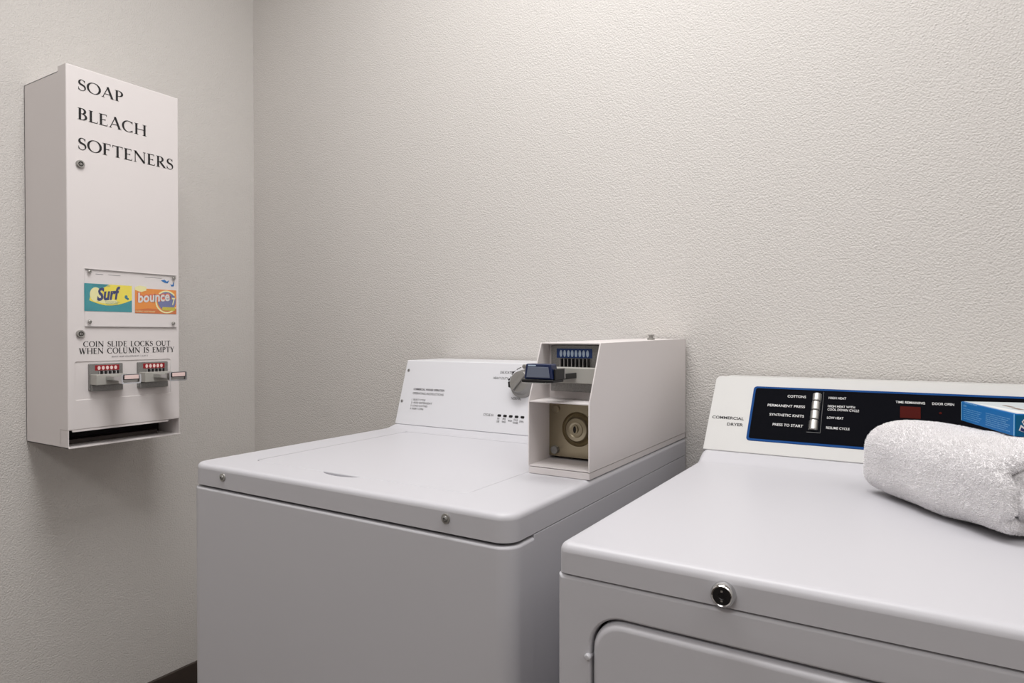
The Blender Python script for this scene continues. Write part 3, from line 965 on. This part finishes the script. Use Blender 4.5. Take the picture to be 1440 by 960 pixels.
# door: pressed pan with a recess behind the coin slides
FS = Fr((SXF, 0, 0), (0, 1, 0), (0, 0, 1))
DZ0, DZ1 = 0.9136, 1.8010
b = bmesh.new()
rec = (0.7985, 1.0418, 0.9855, 1.0812)
a, hv = holed(b, FS, rrect(SY0, SY1, DZ0, DZ1, 0.002, 3, 0.003), rrect(rec[0], rec[1], rec[2], rec[3], 0.006, 4), 0.0)
outs = [a]
for d, h in ((0.0015, -0.0004), (0.0004, -0.0014), (0.0, -0.003), (0.0, SXD - SXF)):
    outs.append(ring(b, [FS(x, y, h) for x, y in rrect(SY0, SY1, DZ0, DZ1, 0.002, 3, d)]))
for p, q in zip(outs, outs[1:]): bridge(b, p, q)
b.faces.new(outs[-1])
ins = [hv]
for d, h in ((0.0006, -0.0003), (0.001, -0.0012), (0.0014, -0.0022)):
    ins.append(ring(b, [FS(x, y, h) for x, y in rrect(rec[0], rec[1], rec[2], rec[3], 0.006, 4, d)]))
for p, q in zip(ins, ins[1:]): bridge(b, p, q)
b.faces.new(ins[-1])
poly(b, FS, [(0.7944, 0.9092), (1.0327, 0.9092), (1.0352, 0.9137), (0.7925, 0.9137)], -0.0030, -0.0004)
door = obj('door', b, M['vend'], sd)
obj('lettering', serif_bm(bmesh.new(), FS, 'SOAP', 0.8096, 1.7445, 0.1085, 0.0268, 0.0006, 0.05), M['ink'], door)
obj('lettering', serif_bm(bmesh.new(), FS, 'BLEACH', 0.8090, 1.6728, 0.1690, 0.0283, 0.0006, 0.05), M['ink'], door)
obj('lettering', serif_bm(bmesh.new(), FS, 'SOFTENERS', 0.8090, 1.6000, 0.2420, 0.0290, 0.0006, 0.05), M['ink'], door)
obj('lettering', serif_bm(bmesh.new(), FS, 'COIN SLIDE LOCKS OUT', 0.8188, 1.1168, 0.2212, 0.0135, 0.0006, 0.06, 1.25), M['ink'], door)
obj('lettering', serif_bm(bmesh.new(), FS, 'WHEN COLUMN IS EMPTY', 0.8092, 1.0992, 0.2422, 0.0142, 0.0006, 0.06, 1.25), M['ink'], door)
obj('lettering', text_bm(bmesh.new(), FS, 'SELECT VEND COLUMN SLOT 1, SLOT 2', 0.8855, 1.0892, 0.092, 0.0036, 0.0006), M['greyink'], door)
tube_lock(FS, 0.8140, 1.5635, 0.0098, 0.006, door)
tube_lock(FS, 0.8120, 1.1485, 0.0098, 0.006, door)

# product window: backing card, two product prints, clear sheet and four screws
wx0, wx1, wz0, wz1 = 0.8224, 1.0568, 1.1670, 1.3095
b = bmesh.new()
slab(b, FS, wx0, wx1, wz0, wz1, 0.002, 0.0, 0.0009)
win = obj('product_window', b, M['vend'], sd)
def cut_poly(bm, pts, h0, h1): return poly(bm, FS, pts, h0, h1)
# soap card
b = bmesh.new()
slab(b, FS, 0.8216, 0.9363, 1.2052, 1.2738, 0.0005, 0.0013, 0.0017)
obj('soap_card', b, M['teal'], win)
b = bmesh.new()     # yellow sweep with a wavy lower edge
pts = []
for k in range(25):
    a = k / 24
    pts.append((0.8330 + 0.1033 * a, 1.2240 + 0.0100 * abs(2 * a - 0.85) ** 1.6 - 0.004 * math.sin(math.pi * a)))
pts += [(0.9363, 1.2738), (0.8800, 1.2738)]
pts += [(0.8800 - 0.047 * math.sin(q), 1.2738 - 0.008 - 0.042 * (1 - math.cos(q)) * 0.8) for q in (0.3, 0.7, 1.1, 1.4)]
cut_poly(b, pts, 0.0017, 0.0019)
obj('soap_card_print', b, M['yellow'], win)
b = bmesh.new()
ellipse(b, FS, 0.8480, 1.2470, 0.0140, 0.0180, 0.0019, 0.00205, 22)
obj('soap_card_print', b, M['cream'], win)
b = bmesh.new()
ellipse(b, FS, 0.8760, 1.2310, 0.0240, 0.0060, 0.0019, 0.00205, 22)
obj('soap_card_print', b, M['cream'], win)
for k in range(5):
    obj('lettering', text_bm(bmesh.new(), FS, ('ULTRA LAUNDRY DETERGENT', 'SUNSHINE FRESH', 'WITH STAIN LIFTERS', 'CLEAN RINSE', 'LAUNDRY SOAP')[k], (0.8400, 0.8700, 0.8710, 0.8730, 0.8250)[k], (1.2680, 1.2285, 1.2245, 1.2205, 1.2090)[k], (0.042, 0.034, 0.030, 0.026, 0.018)[k], (0.0036, 0.0026, 0.0026, 0.0026, 0.0024)[k], 0.0022), M['tealdeep'], win)
b = bmesh.new()
ellipse(b, FS, 0.9215, 1.2440, 0.0040, 0.0050, 0.0019, 0.0021, 8)
obj('soap_card_print', b, M['tealdeep'], win)
b = bmesh.new()
ellipse(b, FS, 0.9255, 1.2395, 0.0035, 0.0030, 0.0019, 0.0021, 8)
obj('soap_card_print', b, M['tealdeep'], win)
obj('lettering', text_bm(bmesh.new(), FS, 'Surf', 0.8510, 1.2305, 0.0600, 0.0330, 0.0024, bold=0.038, shear=0.35, rot=0.12), M['navyink'], win)
# dryer sheet card
b = bmesh.new()
slab(b, FS, 0.9442, 1.0568, 1.2035, 1.2690, 0.0005, 0.0013, 0.0017)
obj('softener_card', b, M['orange'], win)
b = bmesh.new()
cut_poly(b, [(0.9442, 1.2035), (1.0568, 1.2035), (1.0568, 1.2200), (1.0200, 1.2140), (0.9800, 1.2170), (0.9442, 1.2120)], 0.0017, 0.0019)
obj('softener_card_print', b, M['deeporange'], win)
b = bmesh.new()
cut_poly(b, [(0.9442, 1.2640), (0.9600, 1.2590), (0.9740, 1.2640), (0.9740, 1.2740), (0.9560, 1.2760), (0.9442, 1.2715)], 0.0017, 0.0020)
obj('softener_card_print', b, M['cream'], win)
def arcband(bm, cx, cy, r0, r1, a0, a1, h0, h1, ky=1.0):
    n = 26
    A = [math.radians(a0 + (a1 - a0) * k / n) for k in range(n + 1)]
    P = [(cx + r1 * math.cos(q), cy + r1 * ky * math.sin(q)) for q in A] + [(cx + r0 * math.cos(q), cy + r0 * ky * math.sin(q)) for q in A[::-1]]
    P = [(min(x, 1.0567), min(max(y, 1.2037), 1.2688)) for x, y in P]
    poly(bm, FS, P, h0, h1)
b = bmesh.new()
arcband(b, 1.0290, 1.2360, 0.0270, 0.0310, 40, 330, 0.0017, 0.0020)
obj('softener_card_print', b, M['cream'], win)
b = bmesh.new()
ellipse(b, FS, 1.0300, 1.2380, 0.0255, 0.0260, 0.0017, 0.0019, 26)
obj('softener_card_print', b, M['violet'], win)
b = bmesh.new()
slab(b, FS, 1.0170, 1.0535, 1.2125, 1.2220, 0.003, 0.0019, 0.0022)
obj('softener_card_print', b, M['lime'], win)
obj('lettering', text_bm(bmesh.new(), FS, 'bounce', 0.9495, 1.2280, 0.0930, 0.0310, 0.0021, bold=0.10, shear=0.15, rot=0.10), M['pink'], win)
obj('lettering', text_bm(bmesh.new(), FS, 'bounce', 0.9520, 1.2302, 0.0870, 0.0265, 0.0024, bold=0.03, shear=0.15, rot=0.10), M['card'], win)
obj('lettering', text_bm(bmesh.new(), FS, 'FABRIC SOFTENER', 0.9455, 1.2065, 0.052, 0.0036, 0.0021), M['cream'], win)
obj('lettering', text_bm(bmesh.new(), FS, '7', 1.0440, 1.2290, 0.0090, 0.0190, 0.0022, bold=0.03), M['cream'], win)
b = bmesh.new()
for pts in ([(1.0140, 1.2935), (1.0240, 1.2965), (1.0300, 1.2915), (1.0370, 1.2955), (1.0330, 1.2870), (1.0230, 1.2885)],
            [(1.0405, 1.2850), (1.0440, 1.2835), (1.0475, 1.2850), (1.0480, 1.2905), (1.0505, 1.2905), (1.0505, 1.2800), (1.0430, 1.2790)]):
    poly(b, FS, pts, 0.0012, 0.0016)
obj('torn_label', b, M['boxblue'], win)
b = bmesh.new()
for x0_, x1_, zc in ((0.8480, 0.8660, 1.2975), (0.8780, 0.9080, 1.2975), (0.9700, 1.0160, 1.2990)):
    b = bmesh.new()
    slab(b, FS, x0_, x1_, zc, zc + 0.0009, 0.0003, 0.0012, 0.0014)
    obj('card_edge_mark', b, M['greyink'], win)
b = bmesh.new()
slab(b, FS, wx0, wx1, wz0, wz1, 0.002, 0.0030, 0.0050, 0.0004)
obj('clear_sheet', b, M['acrylic'], win)
for xa, xb, za, zb in ((wx0, wx1, wz1 - 0.0004, wz1), (wx0, wx1, wz0, wz0 + 0.0006)):
    b = bmesh.new()
    slab(b, FS, xa, xb, za, zb, 0.0001, 0.0009, 0.0050)
    obj('sheet_edge', b, M['sheetedge'], win)
for u, v in ((0.8318, 1.3022), (1.0474, 1.3018), (0.8318, 1.1788), (1.0460, 1.1778)):
    screw(FS, u, v, 0.0046, 0.0040, win, M['steel']).location += V((0.005, 0, 0))

# two coin slides
FR = Fr((SXF - 0.0022, 0, 0), (0, 1, 0), (0, 0, 1))
for k in range(2):
    dy = 0.1193 * k
    root = bpy.data.objects.new('coin_mechanism', None)
    COL.objects.link(root)
    cc = V((SXF, 0.871 + dy, 1.04))
    root.parent = sd
    root.location = cc - ORG[sd]
    root.empty_display_size = 0.02
    ORG[root] = cc
    coin_slide(root, FR, 0.8305 + dy, 0.9115 + dy, 1.0070, 1.0745, (0.8440 + dy, 0.9020 + dy, 1.0572, 1.0705), 5,
               (0.8330 + dy, 0.9060 + dy, 1.0225, 1.0480, 0.036), (0.8540 + dy, 0.8900 + dy, 1.0390, 0.112), M['chrome'],
               (M['red'], M['coinred'], M['cover']))
    # loop handle with a pale inset
    hf = Fr((SXF + 0.1180, 0.8715 + dy, 1.0400), (0, 1, 0), (0, 0, 1))
    b = bmesh.new()
    rs = []
    for h in (-0.012, 0.0):
        rs.append(([hf(x, y, h) for x, y in rrect(-0.0235, 0.0235, -0.0125, 0.0110, 0.004, 4)], [hf(x, y, h) for x, y in rrect(-0.0200, 0.0200, -0.0095, 0.0080, 0.003, 4)]))
    o0, i0, o1, i1 = ring(b, rs[0][0]), ring(b, rs[0][1]), ring(b, rs[1][0]), ring(b, rs[1][1])
    bridge(b, o0, o1); bridge(b, i0, i1); bridge(b, o1, i1); bridge(b, o0, i0)
    obj('slide_handle', b, M['chrome'], root)
    b = bmesh.new()
    slab(b, hf, -0.0195, 0.0195, -0.0090, 0.0075, 0.002, -0.012, -0.006, 0.0006)
    obj('handle_back', b, M['steel'], root)
    b = bmesh.new()
    slab(b, hf, -0.0190, 0.0190, -0.0025, 0.0102, 0.0015, -0.007, 0.0012, 0.0006)
    obj('handle_frame', b, M['black'], root)
    b = bmesh.new()
    slab(b, hf, -0.0172, 0.0172, -0.0010, 0.0088, 0.001, 0.0008, 0.0018, 0.0004)
    obj('handle_inset', b, M['coinred'], root)

# ------------------------------------------------------------------ rolled towel
tw = thing('towel', (0.06, 1.06, DT), 'white terry towel rolled up on the dryer top, under the blue detergent box', 'towel')
ua = V((0.585, -0.811, 0)).normalized()
na = V((-ua.y, ua.x, 0)) * -1          # towards the front left
if na.x > 0: na = -na
far = V((-0.049, 1.087, DT))
TLEN, HW, HH = 0.242, 0.097, 0.0585
cen = far - na * (HW - 0.017) - ua * 0.015
rng = np.random.default_rng(7)
LAY = 0.0195
def spiral(theta):
    """flattened roll section: (q along -na .. na, z) mid-line of the cloth"""
    turn = theta / (2 * math.pi)
    aw = HW - LAY * 0.5 - LAY * turn
    ah = HH - LAY * 0.5 - LAY * turn * 1.0
    ah = max(ah, 0.0035)
    c, s = math.cos(theta + 3.55), math.sin(theta + 3.55)
    e = 0.32 if s < 0 else 0.62
    q = aw * math.copysign(abs(c) ** e, c)
    z = ah * math.copysign(abs(s) ** e, s)
    return q, z
BZ = 1.0215                     # underside of the detergent box that lies on the towel
BU, BVV = V((0.297, -0.955, 0)).normalized(), V((0.955, 0.297, 0)).normalized()
BL, BW, BH = 0.157, 0.078, 0.0278
BNEAR = V((0.1065, 1.0100, BZ))
BORG = BNEAR - BU * BL
TH1 = 2 * math.pi * 2.35
NS, NJ = 260, 34
def lump(s, q, z):
    return 0.0022 * math.sin(11 * s + 17 * q) + 0.0016 * math.sin(37 * s - 23 * q + 40 * z) + 0.0010 * math.sin(71 * s + 60 * q)
def tpos(i, j):
    th = TH1 * i / (NS - 1)
    q, z = spiral(th)
    q2, z2 = spiral(th + 0.02)
    dq, dz = q2 - q, z2 - z
    d = math.hypot(dq, dz) or 1
    nq, nz = dz / d, -dq / d            # outward
    half = LAY * 0.45
    if th > TH1 - 0.3: half *= max(0.25, (TH1 - th) / 0.3)
    if th < 0.25: half *= 0.35 + 0.65 * th / 0.25
    # ring across the cloth strip: outer side, rounded end, inner side, rounded end
    m = NJ // 2
    ext = 0.004 * math.sin(3.1 * th) + 0.003 * math.sin(7.3 * th + 1)
    if j < m - 4:
        s, o = 0.006 + (TLEN - 0.012) * j / (m - 5), half
    elif j < m:
        a = math.pi * (j - (m - 4) + 0.5) / 4
        s, o = TLEN - 0.006 + 0.009 * math.sin(a), half * math.cos(a)
    elif j < 2 * m - 4:
        s, o = TLEN - 0.006 - (TLEN - 0.012) * (j - m) / (m - 5), -half
    else:
        a = math.pi * (j - (2 * m - 4) + 0.5) / 4
        s, o = 0.006 - 0.009 * math.sin(a), -half * math.cos(a)
    if s > TLEN * 0.5: s += ext + 0.004 * min(th / 6.3, 1)
    l = lump(s, q, z)
    o2 = o + (l if o > 0 else l)
    # ends of the outer wrap slump inwards a little
    e = max(0.0, 1 - min(s, TLEN - s) / 0.045)
    sl = 1 - 0.035 * e * e
    qq, zz = q * (1 - 0.015 * e * e) + nq * o2, z * sl + nz * o2
    if zz < -HH + 0.003: zz = -HH + 0.003 + 0.1 * (zz + HH - 0.003)
    zz = max(zz, -HH + 0.0012)
    # the top gives way under the detergent box
    p = cen + ua * s + na * qq + V((0, 0, HH + zz))
    rel = p - BORG
    a, c = rel.dot(BU), rel.dot(BVV)
    dist = math.hypot(max(-a, 0, a - BL), max(-c, 0, c - BW))
    p.z = min(p.z, BZ - 0.0042 + 0.22 * dist + 3.0 * dist * dist)
    return p
b = bmesh.new()
prev = None
for i in range(NS):
    r = ring(b, [tpos(i, j) for j in range(NJ)])
    if prev: bridge(b, prev, r)
    else: b.faces.new(r)
    prev = r
b.faces.new(prev)
cloth = obj('cloth', b, M['towel'], tw)
# terry pile: short loops standing on the outer wrap and the near end
me = cloth.data
me.calc_loop_triangles()
nt = len(me.loop_triangles)
tri = np.empty(nt * 3, np.int32)
me.loop_triangles.foreach_get('vertices', tri)
tri = tri.reshape(-1, 3)
co = np.empty(len(me.vertices) * 3, np.float32)
me.vertices.foreach_get('co', co)
co = co.reshape(-1, 3)
A, B, C = co[tri[:, 0]], co[tri[:, 1]], co[tri[:, 2]]
nr = np.cross(B - A, C - A)
ar = np.linalg.norm(nr, axis=1)
nr = nr / np.maximum(ar[:, None], 1e-12)
ctr = (A + B + C) / 3
# keep what can be seen: triangles whose outward ray leaves the towel
from mathutils.bvhtree import BVHTree
bvh = BVHTree.FromPolygons([V(p) for p in co.tolist()], tri.tolist())
vis = np.zeros(nt, bool)
for i in range(nt):
    n = V(nr[i].tolist())
    h = bvh.ray_cast(V(ctr[i].tolist()) + n * 0.0006, n, 0.03)
    vis[i] = h[0] is None and (ctr[i][2] > -0.0500)
pw = ar * vis
N = 140000
pick = rng.choice(nt, N, p=pw / pw.sum())
r1, r2_ = np.sqrt(rng.random(N)), rng.random(N)
P = A[pick] * (1 - r1)[:, None] + B[pick] * (r1 * (1 - r2_))[:, None] + C[pick] * (r1 * r2_)[:, None]
Nn = nr[pick]
jit = rng.normal(0, 0.4, (N, 3))
D = Nn + jit
D /= np.linalg.norm(D, axis=1)[:, None]
T1 = np.cross(D, rng.normal(0, 1, (N, 3)))
T1 /= np.linalg.norm(T1, axis=1)[:, None]
T2 = np.cross(D, T1)
L = rng.uniform(0.0010, 0.0028, N)[:, None]
Wd = rng.uniform(0.00035, 0.0006, N)[:, None]
bend = T1 * L * 0.45
verts = np.empty((N, 7, 3), np.float32)
for k in range(3):
    a = 2 * math.pi * k / 3
    off = T1 * math.cos(a) + T2 * math.sin(a)
    verts[:, k] = P - Nn * 0.0004 + off * Wd
    verts[:, 3 + k] = P + D * L * 0.6 + bend * 0.4 + off * Wd * 0.9
verts[:, 6] = P + D * L + bend
base = np.arange(N)[:, None, None] * 7
fq = np.array([[0, 1, 4, 3], [1, 2, 5, 4], [2, 0, 3, 5]])
ft = np.array([[3, 4, 6], [4, 5, 6], [5, 3, 6]])
quads = (base + fq[None]).reshape(-1, 4)
tris = (base + ft[None]).reshape(-1, 3)
pm = bpy.data.meshes.new('terry_pile')
pm.from_pydata((verts.reshape(-1, 3) + np.array(ORG[cloth], np.float32)).tolist(), [], quads.tolist() + tris.tolist())
obj('terry_pile', pm, M['towel'], tw, kind='stuff', ang=80)

# ------------------------------------------------------------------ detergent box on the towel
near, bu, bv, org = BNEAR, BU, BVV, BORG       # bu runs along the long side, towards the viewer
dbx = thing('detergent_box', tuple(org + bu * BL / 2 + bv * BW / 2), 'small blue cardboard detergent box lying on the rolled towel', 'box')
b = bmesh.new()
fb = Fr(org, bu, bv)
sgn = 1 if fb.z.z > 0 else -1
box(b, 0, BL, 0, BW, 0 if sgn > 0 else -BH, BH if sgn > 0 else 0, fb, 0.0006)
car = obj('carton', b, M['boxblue'], dbx)
# long side (faces the front left): u along bu, v up
fs = Fr(org, bu, (0, 0, 1))
if fs.z.dot(-bv) < 0: raise RuntimeError
for s, u, v, wd, ht in (('SUNSHINE FRESH', 0.012, 0.0262, 0.040, 0.0016), ('DIRECTIONS', 0.008, 0.0215, 0.010, 0.0024)):
    obj('lettering', text_bm(bmesh.new(), fs, s, u, v, wd, ht, 0.0003), M['boxink'], dbx)
words = ['for best results add powder to the drum', 'before loading the clothes to be washed', 'use one box for a normal load in hard', 'water or for a large or soiled load', 'sort colours and check the care labels', 'shut the lid and start the machine', 'keep this carton closed and dry']
for k in range(6):
    obj('lettering', text_bm(bmesh.new(), fs, words[k], 0.008, 0.0180 - 0.0028 * k, 0.058 - 0.004 * (k % 3), 0.0013, 0.0003), M['boxink'], dbx)
for k in range(7):
    obj('lettering', text_bm(bmesh.new(), fs, words[(k + 2) % 7], 0.079, 0.0195 - 0.0026 * k, 0.066 - 0.005 * (k % 3), 0.0013, 0.0003), M['boxink'], dbx)
b = bmesh.new()
slab(b, fs, BL - 0.0022, BL - 0.0008, 0.0005, BH - 0.0006, 0.0003, 0, 0.0003)
obj('edge_stripe', b, M['boxink'], dbx)
b = bmesh.new()
slab(b, fs, 0.0002, 0.0012, 0.0005, BH - 0.0006, 0.0003, 0, 0.0003)
obj('edge_stripe', b, M['boxink'], dbx)
# near end: teal with the logo
fe = Fr(near, bv, (0, 0, 1))
b = bmesh.new()
slab(b, fe, 0.0006, BW - 0.0006, 0.0006, BH - 0.0014, 0.0004, 0, 0.0003)
obj('end_print', b, M['boxteal'], dbx)
obj('lettering', text_bm(bmesh.new(), fe, 'Surf', 0.0040, 0.0050, 0.0650, 0.0190, 0.0005, bold=0.07, shear=0.2), M['whiteink'], dbx)
obj('lettering', text_bm(bmesh.new(), fe, 'Surf', 0.0054, 0.0060, 0.0620, 0.0170, 0.0008, bold=0.02, shear=0.2), M['navyink'], dbx)
# top
ft_ = Fr(org + V((0, 0, BH)), bu, bv)
if ft_.z.z < 0: raise RuntimeError
b = bmesh.new()
slab(b, ft_, 0.0015, BL - 0.002, 0.003, BW - 0.001, 0.0006, 0, 0.0003)
obj('top_print', b, M['boxtop'], dbx)
b = bmesh.new()
for (u, v, lu, lv) in ((0.050, 0.030, 0.026, 0.006), (0.085, 0.026, 0.022, 0.007), (0.112, 0.034, 0.030, 0.008), (0.070, 0.050, 0.020, 0.005), (0.128, 0.052, 0.018, 0.006)):
    slab(b, ft_, u, u + lu, v, v + lv, 0.002, 0.0003, 0.0005)
obj('top_picture', b, M['brown'], dbx)
b = bmesh.new()
poly(b, ft_, [(0.03, 0.006), (0.15, 0.006), (0.15, 0.020), (0.10, 0.016), (0.05, 0.011)], 0.0003, 0.0005)
obj('top_stripe', b, M['whiteink'], dbx)
